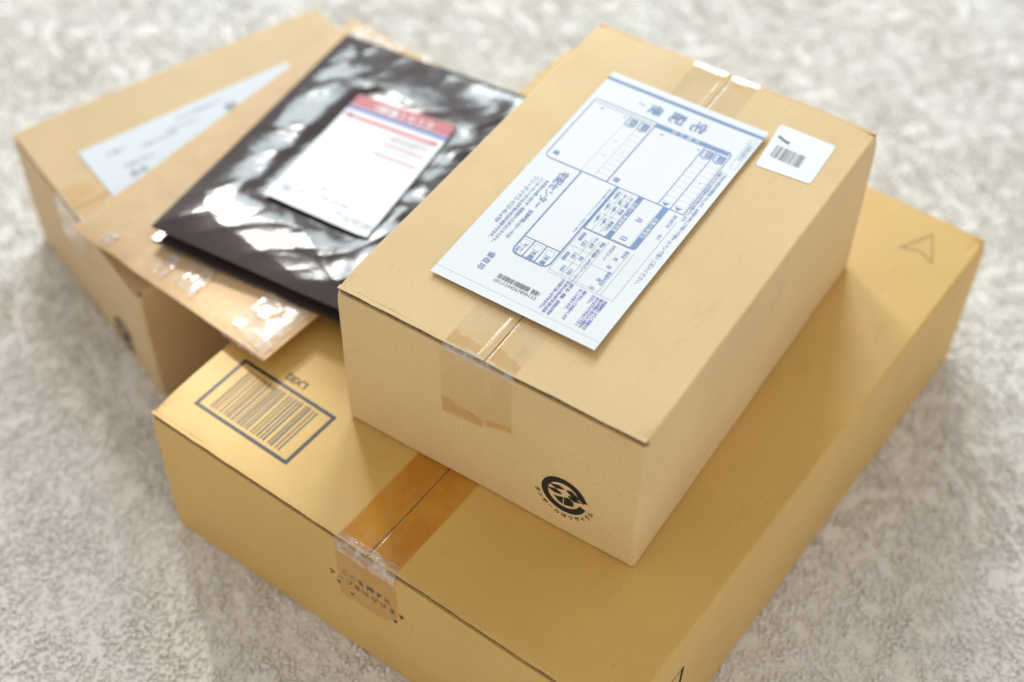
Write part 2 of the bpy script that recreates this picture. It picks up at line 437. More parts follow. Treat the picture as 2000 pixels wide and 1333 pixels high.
def barcode_bars(P, x0, x1, y0, y1, seed, dens=.55, vertical=True, wmin=.0004):
    r = random.Random(seed); x = x0
    while x < x1:
        wd = wmin * r.choice((1, 1, 1, 2, 2, 3)); 
        if x + wd > x1: break
        P.poly([(x, y0), (x + wd, y0), (x + wd, y1), (x, y1)])
        x += wd + wmin * r.choice((1, 1, 2, 2, 3)) * (1.1 - dens)

def recycle_mark(P, T, cx, cz, s=1.0):
    """ring broken by an arrow gap round an opened carton, with the words curved below"""
    r0, r1 = .0126 * s, .0176 * s
    def arc(a0, a1, n=44):
        for i in range(n):
            p, q = R(a0 + (a1 - a0) * i / n), R(a0 + (a1 - a0) * (i + 1) / n)
            P.poly([(cx + r0 * math.cos(p), cz + r0 * math.sin(p)), (cx + r1 * math.cos(p), cz + r1 * math.sin(p)),
                    (cx + r1 * math.cos(q), cz + r1 * math.sin(q)), (cx + r0 * math.cos(q), cz + r0 * math.sin(q))])
    arc(20, 345)
    P.poly([(cx + x * 1e-3 * s, cz + z * 1e-3 * s) for x, z in ((11.84, 4.31), (15.2, 1.2), (16.3, 2.9), (18.6, 3.6), (16.54, 6.02))])
    K = 1e-3 * s
    for poly in MARK: P.poly([(cx + ((x - 184) * 1.0 + 0) * K * 1.12, cz + (z - 42.7) * K * 1.14) for x, z in poly])
    t = 'ダンボールはリサイクル'; rr = .0222 * s
    for i, ch in enumerate(t):
        a = R(200 + (344 - 200) * i / (len(t) - 1))
        T.text(ch, cx + rr * math.cos(a), cz + rr * math.sin(a), .0046 * s, a + math.pi / 2, bold=.00008)
MARK = [[(173.4, 47.6), (180.6, 50.4), (184.5, 48.8), (178.6, 46.2)],
        [(185.2, 48.9), (188.7, 50.7), (195.6, 46.6), (190.9, 44.3)],
        [(172.2, 43.4), (178.2, 45.6), (182.6, 43.6), (181.3, 42.3), (177.2, 41.4)],
        [(186.5, 44.4), (190.6, 46.0), (196.2, 43.6), (190.8, 41.6)],
        [(176.7, 39.0), (178.9, 38.7), (183.5, 40.9), (183.5, 33.8), (179.9, 35.4)],
        [(184.3, 41.0), (188.0, 42.6), (190.9, 39.6), (190.9, 36.2), (184.4, 33.9)]]

# ================================================================== large carton
AB, BB, HB = .4186, .5374, .1427
big = thing('large_carton', 'largest flat cardboard box with amber tape and printed barcode, lowest in the pile', 'cardboard box', (-.1255, -.0782, FLOOR), -.0605)
carton(big, AB, BB, HB, M_big, .2094, gap=.0012)
def crinkle(x, y): return .00022 * (noise.noise(Vector((x * 110, y * 45, 1))) + .6)
def prof_big(x, y):
    d = abs(x - .2094)
    return crinkle(x, y) + .0003 * math.exp(-(d / .003) ** 2) * (1 if y < .03 else .3) - .0010 * math.exp(-(d / .0009) ** 2)
tape(big, 'tape', M_amber, .1825, .2345, .0025, BB - .001, HB, prof_big, 60, 160)
# creased roll of the tape over the near edge
def roll_big(u, v):
    x = .1805 + .0545 * u
    w_ = .35 + 1.0 * math.exp(-((x - .2115) / .010) ** 2)
    a = R(90) * min(1, max(0, (v - .25) / .35))
    flat = max(0, (.25 - v) / .25) * (.0018 + .0022 * noise.noise(Vector((x * 120, 3, 3)))); down = max(0, (v - .60) / .40) * .0075
    bul = .0024 * w_ * (noise.noise(Vector((x * 130, v * 5.2, 8))) + .25) + .0011 * w_ * noise.noise(Vector((x * 300, v * 9, 2)))
    if v < .04 or v > .97: bul *= .2
    y = .0045 + flat - (.0060 + max(0, bul)) * math.sin(a); z = HB - .0055 + (.0060 + max(0, bul)) * math.cos(a) - down
    if a >= R(89): y -= .0004
    return (x, y, z)
grid_mesh('tape_crease', roll_big, 130, 30, M_fold, big)
def side_big(u, v):
    x = .1795 + .0545 * u
    zb = .0725 if x < .1805 else (.070 + .003 * math.sin((x - .18) * 70) + (.004 if x < .19 else 0) - .010 * max(0, (x - .222) / .012))
    zz = .0055 + (zb - .0055) * v
    return (x, -.00045 - .00035 * (noise.noise(Vector((x * 120, zz * 90, 4))) + .5), HB - zz)
grid_mesh('tape', side_big, 50, 40, M_amberside, big)
# print on the near side (x, z down from the lid)
S = lambda X, Y: (X, -.00035, HB + Y)
P = Print(S); T = Print(S)
for ch, x in zip('ここを押すと', (.186, .1935, .2010, .2095, .2170, .2248)): P.text(ch, x, -.0425, .0072, bold=.00012)
for ch, x in zip('テープをはがせます', (.1735, .1818, .1896, .1972, .2046, .2128, .2208, .2290, .2372)): P.text(ch, x, -.0523, .0072, bold=.00012)
for x, z in ((.1790, -.0605), (.1912, -.0655), (.2310, -.0632)): P.poly([(x - .0026, z + .0022), (x, z - .0026), (x + .0026, z + .0022)])
P.build('printed_text', M_black, big)
# barcode on the lid
S = lambda X, Y: (X, Y, HB + .00018)
P = Print(S); P.path([(.0225, .0273), (.0233, .0790), (.1128, .0778), (.1119, .0263)], .0030, True); P.build('barcode_frame', M_ink, big)
P = Print(S)
r_ = random.Random(5); x = .0325
while x < .1015:
    if r_.random() < .5:                        # solid bar
        wd = r_.choice((.0010, .0013, .0008)); P.line((x, .0312), (x + .0004, .0742), wd * 1.15, .05); x += wd + r_.choice((.0013, .0019, .0026))
    else:                                       # group of hair lines
        for k in range(r_.choice((1, 2, 3, 4))):
            if x > .1015: break
            P.line((x, .0312), (x + .0004, .0742), .00040, .05); x += .0011
        x += r_.choice((.0007, .0016))
P.build('barcode', M_bars, big)
P = Print(S); P.text('LX82', .0675, .0878, .0092, math.pi, bold=.00025); P.build('printed_code', M_inkbrown, big)
P = Print(S); P.path([(.3648, .4879), (.3790, .5165), (.3932, .4868), (.3790, .4932)], .0013, True); P.build('printed_arrow', M_inkpale, big)
S = lambda X, Y: (AB + .0004, X, HB + Y)
P = Print(S); P.path([(.0795, -.0405), (.0655, -.0400), (.0640, -.0550), (.0785, -.0600)], .0011, True); P.path([(.0790, -.0405), (.0782, -.0600)], .0026)
P.build('printed_arrow', M_black, big)

# ================================================================== small carton
AS, BS, HS = .2405, .3445, .1387
small = thing('small_carton', 'pale cardboard box with a white delivery slip and sticker, on top of the largest box', 'cardboard box', (0, 0, .0004), 0)
carton(small, AS, BS, HS, M_small, .1195, gap=.0010)
def prof_small(x, y):
    d = x - .1195
    near = math.exp(-y / .05)
    z = .00005 * (noise.noise(Vector((x * 60, y * 20, 7))) + .5)
    z += .0009 * near * math.exp(-((d + .0042) / .0011) ** 2) + .0002 * math.exp(-((d + .0042) / .002) ** 2)
    z -= .0011 * math.exp(-(d / .0010) ** 2) * (.4 + .6 * near)
    e = y - (BS - .0105 + .0012 * noise.noise(Vector((x * 90, 1, 1))))
    if e > 0: z += min(1, e / .0012) * (.0012 - .115 * e)
    return z
tape(small, 'tape', M_clear, .0880, .1425, .0030, BS - .0015, HS, prof_small, 110, 170)
def roll_s(y_edge, sg, name, x0, x1, m):
    def f(u, v):
        x = x0 + (x1 - x0) * u; a = R(90) * v
        bul = .0006 * noise.noise(Vector((x * 70, v * 3, 8 + sg))) + .0004 * noise.noise(Vector((x * 170, v * 5, 2)))
        c = .0010 * math.exp(-((x - .1195) / .004) ** 2)
        y = y_edge + sg * (.0035 - (.0035 + .0009 + bul + c) * math.sin(a)); z = HS - .0050 + (.00525 + bul * .5 - c) * math.cos(a)
        return (x, y, z)
    return grid_mesh(name, f, 90, 12, m, small)
roll_s(0, 1, 'tape_crease', .0875, .1430, M_fold)
roll_s(BS, -1, 'tape_crease', .0868, .1440, M_fold)
def side_small(u, v):
    x = .0852 + .0565 * u; zb = HS - (.0665 + .0145 * u) - .0022 * math.sin(u * 9)
    zz = .005 + (zb - .005) * v
    fold = .0005 * math.exp(-((x - .1205 - .004 * v) / .0012) ** 2)
    return (x, -.00042 - fold - .00018 * (noise.noise(Vector((x * 100, zz * 60, 14))) + .5), HS - zz)
grid_mesh('tape', side_small, 60, 50, M_clear, small)
# places where the tape has wetted into the board: amber
def patch(root, name, m, S, pts):
    P = Print(S); P.poly(pts); return P.build(name, m, root)
Stop = lambda X, Y: (X, Y, HS + .00012)
def wobble(a, b, n, amp, ph):
    return [(a[0] + (b[0] - a[0]) * i / n, a[1] + (b[1] - a[1]) * i / n + amp * noise.noise(Vector((i * .6, ph, 0)))) for i in range(n + 1)]
patch(small, 'tape_residue', M_stuck, Stop, wobble((.0885, .0125), (.1150, .0105), 10, .003, 1) + [(.1165, .0035), (.0885, .0035)])
patch(small, 'tape_residue', M_stuck, Stop, wobble((.1215, .0160), (.1425, .0095), 10, .003, 2) + [(.1425, .0035), (.1215, .0035)])
Sfr = lambda X, Y: (X, -.00028 - .0001, Y)
patch(small, 'tape_residue', M_stuck, Sfr, [(.0855, .0668), (.1185, .0700), (.1190, .0775)] + wobble((.1100, .0800), (.0855, .0835), 8, .002, 3))
patch(small, 'tape_residue', M_stuck, Sfr, [(.1215, .0735), (.1415, .0800), (.1415, .0850)] + wobble((.1300, .0830), (.1215, .0800), 6, .0015, 4))
# recycling mark
S = lambda X, Y: (X, -.00045, Y)
P = Print(S); recycle_mark(P, P, .184, .0425); P.build('recycling_mark', M_black, small)

# --- delivery slip (page frame: X from the far end towards the near end, Y across; bilinear placement)
Q00, Q01, Q10, Q11 = Vector((.0408, .2962)), Vector((.1715, .2982)), Vector((.0452, .0473)), Vector((.1732, .0475))
def slip_lift(X, Y):
    a = max(0, (X - .17) / .08); b = max(0, (Y - .085) / .045); c = max(0, (.06 - X) / .06)
    z = .0014 + .0025 * a ** 2 * (.55 + .45 * math.sin((Y / .13) * math.pi)) + .0017 * b ** 2 + .0006 * c * c
    return z + .00025 * math.sin(X * 40 + Y * 25)
def slip_S(off):
    def S(X, Y):
        s, t = X / .25, Y / .13
        p = (Q00 * (1 - t) + Q01 * t) * (1 - s) + (Q10 * (1 - t) + Q11 * t) * s
        z = slip_lift(X, Y); 
        return (p.x + .47 * z, p.y - .74 * z, HS + z + off)
    return S
slip = grid_mesh('delivery_slip', lambda u, v: slip_S(0)(.25 * u, .13 * v), 80, 44, M_paper, small, closed_thickness=.00022)
slip['label'] = 'white delivery slip with a blue printed Japanese form'
S1, S2, S3 = slip_S(.00014), slip_S(.00024), slip_S(.00034)
mm = .001
F_ = Print(S1)      # pale panels
for (x0, y0, x1, y1) in ((39, 6, 109, 56), (35, 58, 109.5, 117), (110.5, 37, 204, 65), (120, 88, 157, 102)):
    F_.line((x0 * mm, (y0 + y1) / 2 * mm), (x1 * mm, (y0 + y1) / 2 * mm), (y1 - y0) * mm)
F_.build('form_panel', M_fill, slip)
L = Print(S2)
def ln(x0, y0, x1, y1, wd=.45): L.line((x0 * mm, y0 * mm), (x1 * mm, y1 * mm), wd * mm)
L.rect(7 * mm, 0, 9.9 * mm, 130 * mm) if False else ln(8.2, 0, 8.2, 130, 2.9)
ln(36.9, 56.3, 36.9, 116.5, 4.6)
L.path([(39.2 * mm, 118.4 * mm), (37 * mm, 118.4 * mm), (34.6 * mm, 116 * mm)], .9 * mm)
L.path([(k[0] * mm, k[1] * mm) for k in ((34.4, 56), (34.4, 7), (35.2, 5.2), (37, 4.6), (105.5, 4.6), (108.4, 5.8), (109.7, 8.8), (109.9, 118.6), (39, 118.6))], .55 * mm)
ln(37.9, 7, 37.9, 56, .35); ln(38, 56.6, 109.8, 56.6, .5); ln(39, 98.3, 109.8, 98.3, .7); ln(39, 108.0, 109.8, 108.0, .7)
# address tabs
for (x, y) in ((45, 40.3), (45, 50.2), (46, 103.2), (46, 113.1)):
    L.path([(k[0] * mm, k[1] * mm) for k in ((x - 4.6, y - 3.6), (x + 2.8, y - 3.6), (x + 4.8, y), (x + 2.8, y + 3.6), (x - 4.6, y + 3.6))], .9 * mm, True)
    L.line(((x - 4) * mm, (y + 2.9) * mm), ((x + 3) * mm, (y + 2.9) * mm), 1.2 * mm)
for y in (102.8, 112.6): L.poly([(105.6 * mm, (y - 2.9) * mm), (108.9 * mm, (y + .2) * mm), (105.6 * mm, (y + 2.9) * mm)])
# lower field with tick boxes
L.path([(k[0] * mm, k[1] * mm) for k in ((109.9, 36.1), (200, 36.1), (203.4, 37.2), (205, 40), (205.2, 61), (203.8, 63.9), (200.5, 65.4), (110, 65.6))], 1.0 * mm)
ln(187.2, 36, 187.2, 65, .9); ln(187.4, 45.3, 205, 45.3, .9); ln(187.4, 55, 205, 55, .9)
# time window
ln(110.2, 66.6, 158.3, 66.6, .9); ln(158.1, 66.4, 158.1, 103, .9)
ln(110.2, 85.4, 158.3, 85.4, 3.9); ln(110.2, 105.2, 156.5, 105.2, 4.4)
L.poly([(156.3 * mm, 103 * mm), (158.5 * mm, 103 * mm), (158.3 * mm, 105.4 * mm), (157 * mm, 107 * mm), (156.3 * mm, 107.4 * mm)]); ln(158.1, 102, 158.1, 104.4, .9)
L.build('form_lines', M_blue, slip)
G = Print(S2)
def gl(x0, y0, x1, y1, wd=.28): G.line((x0 * mm, y0 * mm), (x1 * mm, y1 * mm), wd * mm)
gl(39, 36.4, 109.5, 35.2); gl(39, 46.6, 109.5, 45.8)
for x in range(56, 106, 6): gl(x, 46.6, x, 56, .2); gl(x, 99, x, 107.6, .2); gl(x, 108.6, x, 118, .2)
gl(242.4, 0, 242.4, 129.8, .22)
for a in ((161, 66.9, 205, 66.9), (161, 88.6, 206, 88.6), (161.2, 105.6, 207, 105.6), (161.2, 108.6, 206.6, 108.6), (163, 77.3, 205, 77.3), (163, 83, 205, 83), (207, 66.9, 207, 118), (205, 66.9, 205, 105.6), (177.3, 66.9, 177.3, 88.6), (191, 66.9, 191, 88.6), (185.5, 88.6, 185.5, 105.6), (118, 118.1, 207.2, 118.1), (112, 72.4, 158, 72.4), (112, 78, 158, 78), (125, 67, 125, 83), (139, 67, 139, 83), (187.2, 88.6, 205, 88.6)):
    gl(*a)
for y in (40.1, 50.1, 60.2): G.rrect(189.6 * mm, (y - 2.9) * mm, 195 * mm, (y + 2.9) * mm, .1 * mm, .35 * mm, (0, 0, 0, 0))
G.rrect(13 * mm, 122.6 * mm, 50 * mm, 127.6 * mm, 2.4 * mm, .3 * mm)
G.text('(', 68.4 * mm, 41 * mm, 5 * mm); G.text(')', 86.4 * mm, 41 * mm, 5 * mm)
G.build('form_rules', M_bluepale, slip)
B = Print(S3)
def tx(P, t, x, y, s, ang=0, al='LEFT', bold=0, sq=1, sp=1): P.text(t, x * mm, y * mm, s * mm, ang, al, bold * mm, sq, sp)
tx(B, '宅', 22.4, 83.6, 12.5, al='CENTER', bold=.12); tx(B, '配', 22.0, 66, 12.5, al='CENTER', bold=.12)
for k, st in enumerate((((.28, .95), (.17, .72), (.03, .48)), ((.19, .66), (.19, .02)), ((.33, .87), (.98, .87)), ((.41, .37), (.41, .71), (.92, .71), (.92, .37), (.41, .37)),
                        ((.41, .54), (.92, .54)), ((.66, .87), (.66, .36), (.56, .18), (.31, .03)), ((.42, .27), (.60, .13), (.98, .03)))):
    B.dz = k * 6e-6
    B.path([((22.2 + (x - .5) * 10.6) * mm, (48.9 + (y - .48) * 10.6) * mm) for x, y in st], 1.0 * mm)
B.dz = 0
tx(B, '〜', 22.4, 36.6, 6.5, math.pi / 2, 'CENTER')
for ch, x in zip('宅配センター', (120.3, 127.5, 134.7, 141.9, 149.1, 156.2)): tx(B, ch, x, 27, 7.4, al='CENTER', bold=.06)
tx(B, '営業時間', 163, 27, 3.4, bold=.05); tx(B, '9:00〜19:00', 176.5, 26.6, 3.8)
tx(B, 'フリーダイヤル 0123-45-6789', 131, 11.6, 4.3)
tx(B, 'お荷物のお問い合わせ・再配達のご依頼はこちらから。', 131, 20.6, 3.0, bold=.05)
tx(B, 'インターネットからもお荷物の状況を検索できます。', 131, 16.3, 3.0, bold=.05)
for x, ch in ((214.9, '領'), (221.2, '収'), (227.6, '印')): tx(B, ch, x, 26.4, 5.6, al='CENTER', bold=.05)
tx(B, '様', 102.5, 10.2, 5.2, al='CENTER', bold=.05); tx(B, '様', 104, 61.2, 5.2, al='CENTER', bold=.05)
tx(B, '〒', 42.3, 13.6, 4, al='CENTER'); tx(B, '〒', 44.1, 64.6, 4, al='CENTER'); tx(B, '〒', 42, 32.7, 3.4, al='CENTER'); tx(B, '〒', 44.4, 95, 3.4, al='CENTER')
for (x, y) in ((45, 40.3), (45, 50.2), (46, 103.2), (46, 113.1)):
    tx(B, '住所' if y in (40.3, 103.2) else '電話', x - .5, y, 3.8, al='CENTER', bold=.06)
tx(B, '・', 76.8, 50.3, 5, al='CENTER'); tx(B, '・', 75.5, 113.1, 5, al='CENTER')
tx(B, '月', 131, 94.8, 5.4, al='CENTER'); tx(B, '日', 152.4, 94.8, 5.4, al='CENTER')
tx(B, '冷凍', 199.5, 59.8, 4.6, al='CENTER', bold=.07); tx(B, '冷蔵', 200, 50.1, 4.6, al='CENTER', bold=.07)
tx(B, 'センター', 198, 41.6, 2.5, al='CENTER', bold=.05); tx(B, '引取り', 201.4, 38.6, 2.7, al='CENTER', bold=.05)
for (t, x, y) in (('120', 170.8, 74.6), ('60', 170.6, 80.2), ('140', 184.5, 74.6), ('80', 184.7, 80.2), ('160', 198.7, 74.6), ('100', 199.2, 80.2)): tx(B, t, x, y, 4.4, al='CENTER')
tx(B, '取扱店', 162, 70, 2.8, bold=.05); tx(B, 'サイズ', 161.5, 79.6, 2.8, bold=.05); tx(B, '配達店', 184, 70, 2.8, bold=.05)
tx(B, '運賃（税込）', 163, 86, 2.8, bold=.05); tx(B, '荷姿・お客様アンケートポイント', 175, 86, 2.3, bold=.04)
for (t, x, y, s) in (('月', 172.4, 100.2, 3.4), ('日', 181.2, 100.2, 3.4), ('月', 195.1, 100.2, 3.4), ('日', 204, 100.2, 3.4), ('受付日', 165.5, 103.6, 2.6), ('配達予定日', 192, 103.4, 2.8), ('お客様コード', 169.5, 93.5, 2.7)): tx(B, t, x, y, s, al='CENTER', bold=.04)
for i, row in enumerate((('午前中', '12時〜', '14時〜'), ('14〜16時', '16時〜', '18時〜'), ('18〜20時', '夜間', '希望なし'))):
    for j, t in enumerate(row): tx(B, t, 113 + 14 * j + i * .5, 69.6 + 5.4 * i, 2.9, bold=.05)
tx(B, 'ご希望の時間帯に○印をおつけください。ご指定がない場合は', 113, 62.8, 1.9)
tx(B, 'お届けまでに当日配達のお荷物をお預かりします。', 56, 120.6, 2.7, bold=.04); tx(B, 'ご不在の場合は再配達いたします。お受取り時にご確認ください。', 56, 124.2, 2.7, bold=.04)
tx(B, 'ボールペンで強くご記入ください。', 130, 123.4, 3.6); tx(B, '送り状番号', 113, 114.6, 2.8, bold=.04)
tx(B, 'ご依頼主様控え', 17, 125.1, 3.2); tx(B, '・複写', 133, 114.6, 2.6)
B.build('form_text', M_blue, slip)
W_ = Print(S3)
for ch, y in zip('お届け先', (71.8, 78.2, 84.6, 91)): tx(W_, ch, 36.9, y, 4.4, math.pi / 2, 'CENTER', .06) if False else tx(W_, ch, 36.9, 163 - y - .4, 4.2, 0, 'CENTER', .06)
tx(W_, 'お届けご希望時間帯', 134, 85.3, 3.7, 0, 'CENTER', .06, 1, 1.02); tx(W_, 'お届け希望日', 134.5, 105.1, 3.9, 0, 'CENTER', .06)
W_.build('reversed_text', M_paper, slip)
V_ = Print(S3)
for t, x, y in (('交通事情によりご希望のお', 209.2, 114.6), ('届け時間に添えない場合も', 209.2, 111.6), ('ありますので予めご了承く', 209.2, 108.6), ('ださい。', 209, 105.4), ('責任をもってお届けします', 208.8, 98.4), ('ることがあります。', 208.8, 95.2), ('危険品、貴重、貨物及び現金', 208.2, 87.8), ('証券その他の有価証券の品目', 208.0, 84.2), ('のお取り扱いはできません。', 207.6, 80.8)):
    tx(V_, t, x, y, 2.65, bold=.06, sq=.94)
V_.build('notice_text', M_violet, slip)
K = Print(S3)
r_ = random.Random(3); y = 41.5
while y < 74:
    wd = r_.choice((.35, .35, .6, .9)); 
    if not 66.5 < y < 67.6: K.line((226.4 * mm, y * mm), (230.6 * mm, y * mm), wd * mm)
    y += wd + r_.choice((.35, .4, .6))
tx(K, '(01)1234567890123', 233.3, 57.6, 4.0, math.pi / 2, 'CENTER', 0, 1, 1.02)
K.build('barcode', M_grey, slip)

# --- barcode sticker
def rr_pts(c, r=.003, n=5):
    out = []
    for k in range(4):
        p = Vector(c[k]); a = (Vector(c[k - 1]) - p).normalized(); b = (Vector(c[(k + 1) % 4]) - p).normalized()
        for i in range(n + 1):
            t = i / n; out.append(p + a * r * (1 - t) ** 2 + b * r * t ** 2)
    return out
pts = rr_pts([(.1793, .2622), (.2212, .2655), (.2196, .3128), (.1748, .3122)])
bm = bmesh.new(); vs = [bm.verts.new((p.x, p.y, HS + .00015)) for p in pts]; f = bm.faces.new(vs)
ex = bmesh.ops.extrude_face_region(bm, geom=[f]); bmesh.ops.translate(bm, vec=(0, 0, .0002), verts=[g for g in ex['geom'] if isinstance(g, bmesh.types.BMVert)])
bmesh.ops.recalc_face_normals(bm, faces=bm.faces)
stk = from_bm('barcode_sticker', bm, M_sticker, small); stk['label'] = 'small white rounded sticker with a grey barcode'
S = lambda X, Y: (X, Y, HS + .00045)
P = Print(S)
r_ = random.Random(9); x = .1835
while x < .2065:
    wd = r_.choice((.0003, .0003, .0005, .0009)); P.line((x + .0006, .2762), (x, .2902), wd, .05); x += wd + r_.choice((.0003, .0005, .0007))
P.poly([(.1790, .2982), (.1850, .2958), (.1890, .2946), (.1902, .2972), (.1884, .2984), (.1858, .2984), (.1798, .3012)])
P.build('barcode', M_grey, stk)
P = Print(S)
for k, x in enumerate((.1800, .1826, .1852, .1905, .1930)): P.text('0328457'[k], x, .2932, .0030)
P.build('printed_digits', M_palegrey, stk)

# ================================================================== left carton
AL, BL, HL = .2414, .3135, .1285
left = thing('left_carton', 'tan cardboard box with a half covered white label, standing behind at the left', 'cardboard box', (-.4484, .0977, FLOOR), R(-20.55))
carton(left, AL, BL, HL, M_left, .1207)
tape(left, 'tape', M_stuck, .0935, .1475, .004, BL - .002, HL, lambda x, y: crinkle(x, y), 30, 60)
def roll_l(u, v):
    x = .090 + .056 * u; a = R(90) * v
    bul = .0016 * noise.noise(Vector((x * 80, v * 3, 21)))
    return (x, .004 - (.0055 + bul) * math.sin(a), HL - .006 + (.0066 + bul) * math.cos(a))
grid_mesh('tape_crease', roll_l, 50, 10, M_fold, left)
grid_mesh('tape', lambda u, v: (.084 + .054 * u, -.0006, HL - .006 - .048 * v), 10, 10, M_clear, left)
pts = [(.0595, .0362), (.1300, .0362), (.1300, .2480), (.0580, .2480)]
bm = bmesh.new(); f = bm.faces.new([bm.verts.new((x, y, HL + .0006)) for x, y in pts])
ex = bmesh.ops.extrude_face_region(bm, geom=[f]); bmesh.ops.translate(bm, vec=(0, 0, .0002), verts=[g for g in ex['geom'] if isinstance(g, bmesh.types.BMVert)])
bmesh.ops.recalc_face_normals(bm, faces=bm.faces)
ll = from_bm('address_label', bm, M_sticker2, left)
S = lambda X, Y: (.1300 - Y, X, HL + .0010)       # page frame: reads away from the near side
P = Print(S)
for (x, y, n, s) in ((.055, .052, 3, .006), (.085, .045, 7, .005), (.112, .050, 8, .004), (.060, .030, 5, .006), (.125, .060, 9, .004), (.145, .060, 7, .004)):
    P.text('お届け先の住所と氏名'[:n], x, y, s, 0, 'LEFT')
P.build('printed_text', M_greyprint, ll)
P = Print(S)
for i in range(7):
    P.line((.170 + i * .0016, .036), (.170 + i * .0016, .052), .0009)
P.text('品名', .060, .018, .009, 0, 'LEFT'); P.build('barcode', M_grey, ll)
S = lambda X, Y: (X, -.0005, Y)
P = Print(S); recycle_mark(P, P, .1790, .0260, .95); P.build('recycling_mark', M_ink, left)

# ================================================================== padded kraft envelope
EL, EN, ET = Vector((-.3069, .0321, .003)), Vector((-.0770, -.0010, .0175)), Vector((-.2700, .3656, .0185))
EQ = ET + (EN - EL); EQ.z = .026
env = thing('padded_envelope', 'flat tan padded paper envelope taped at its corners, under the black mailer', 'envelope', (EL.x, EL.y, EL.z - .010), 0)
base = Vector(env.location)
def env_pt(u, v, off=0.0):
    p = (EL * (1 - u) + EN * u) * (1 - v) + (ET * (1 - u) + EQ * u) * v
    e = min(u, 1 - u) * .24; g = min(v, 1 - v) * .33
    d = min(e, g); soft = 1 - math.exp(-d / .010)
    z = -.0030 * (1 - soft) + .0006 * noise.noise(Vector((u * 14, v * 18, 3))) * soft + .0004 * noise.noise(Vector((u * 40, v * 50, 6))) * soft
    z += .0016 * math.exp(-(((u - .22) / .07) ** 2 + ((v - .06) / .10) ** 2)) - .0014 * math.exp(-(((u - .32) / .05) ** 2 + ((v - .05) / .08) ** 2))
    wob = .0010 * noise.noise(Vector((u * 6, v * 6, 9)))
    return Vector((p.x + wob, p.y + wob * .5, p.z + z + off)) - base
def env_thick(u, v):
    e = min(u, 1 - u) * .24; g = min(v, 1 - v) * .33; return .0016 + .0062 * (1 - math.exp(-min(e, g) / .006))
grid_mesh('body', env_pt, 90, 110, M_env, env, closed_thickness=env_thick)
def env_patch(quad, seed, m=M_patch, n=26):
    """crinkled piece of clear tape lying on the envelope; quad in the envelope's own u,v"""
    q = [Vector(c) for c in quad]
    def f(s, t):
        jag = .008 * noise.noise(Vector((s * 5, t * 5, seed)))
        uv = (q[0] * (1 - s) + q[1] * s) * (1 - t) + (q[3] * (1 - s) + q[2] * s) * t
        u, v = uv.x + jag, uv.y + jag
        return env_pt(u, v, .0006 + .0012 * (noise.noise(Vector((s * 3, t * 3, seed + 5))) + .5) + .00018 * noise.noise(Vector((s * 12, t * 12, seed))))
    grid_mesh('tape_piece', f, n, n, m, env)
env_patch([(.80, .030), (.985, .004), (.985, .150), (.82, .165)], 1)
env_patch([(.50, .030), (.61, .020), (.60, .100), (.52, .150)], 2, n=18)
env_patch([(.40, .025), (.46, .020), (.46, .085), (.41, .090)], 3, n=14)
env_patch([(.13, .010), (.19, .008), (.19, .045), (.14, .045)], 4, n=12)
env_patch([(.06, .93), (.30, .93), (.30, .985), (.06, .985)], 5)
env_patch([(.38, .925), (.68, .93), (.68, .99), (.40, .99)], 6)
def env_corner(u_, v_):
    # tape wrapped round the nearest corner, hanging over the near side
    u = .80 + .19 * u_
    p = env_pt(u, .004, .0008)
    a = R(100) * v_
    o2 = .0008 * noise.noise(Vector((u * 40, v_ * 3, 2)))
    return (p.x - .10 * .003 * math.sin(a), p.y - (.0022 + o2) * math.sin(a), p.z - .0042 * (1 - math.cos(a)))
grid_mesh('tape_piece', env_corner, 24, 8, M_patch, env)

# ================================================================== black poly mailer
MA, MB_, MC, MD = Vector((-.2315, .0503, .029)), Vector((-.0045, .0610, .034)), Vector((-.0075, .3480, .034)), Vector((-.2500, .3312, .030))
mlr = thing('poly_mailer', 'glossy black plastic mailer with a white and red label, on top of the tan envelope', 'mailer bag', (MA.x, MA.y, MA.z - .014), 0)
mbase = Vector(mlr.location)
def ridge(x, y, ang, freq, off, sharp=5):
    c, s = math.cos(ang), math.sin(ang); t = x * c + y * s; q = -x * s + y * c
    n = noise.noise(Vector((t * freq, q * freq * .28, off)))
    return math.exp(-abs(n) * sharp)
def mail_h(x, y):
    wx = x + .016 * noise.noise(Vector((x * 14, y * 12, 21))); wy = y + .016 * noise.noise(Vector((x * 13, y * 15, 33)))
    h = .0024 * noise.noise(Vector((x * 11, y * 9, 1.5)))
    h += .0012 * ridge(wx, wy, R(128), 18, 4.2, 2.6) + .0011 * ridge(wx, wy, R(146), 34, 8.1, 3) + .0006 * ridge(wx, wy, R(70), 24, 2.7, 3)
    h += .0005 * noise.noise(Vector((wx * 50, wy * 34, 9))) + .0003 * ridge(wx, wy, R(132), 85, 6.6, 3) + .0003 * ridge(wx, wy, R(20), 60, 12.2, 3) * max(0, noise.noise(Vector((x * 12, y * 12, 40)))) * 3
    return h
def mail_pt(u, v, off=0.0, flat=False):
    p = (MA * (1 - u) + MB_ * u) * (1 - v) + (MD * (1 - u) + MC * u) * v
    e = min(u, 1 - u) * .23; g = min(v, 1 - v) * .28; d = min(e, g)
    soft = 1 - math.exp(-d / .014)
    q = Vector((p.x + .135, p.y - .197)); lm = 1 / (1 + math.exp((abs(q.x) - .056) * 260)) / (1 + math.exp((abs(q.y) - .080) * 260))
    z = .0040 * soft + mail_h(p.x, p.y) * (.25 + .75 * soft) * (1 - .85 * lm) - .0015 - .0014 * lm
    # long tension folds running in from the far right
    w_ = math.exp(-((u - .93) / .22) ** 2) * math.exp(-((v - .55) / .30) ** 2)
    z += .0009 * w_ * math.sin((v * .28 - u * .10) * 230)
    return Vector((p.x, p.y, p.z + z + off)) - mbase
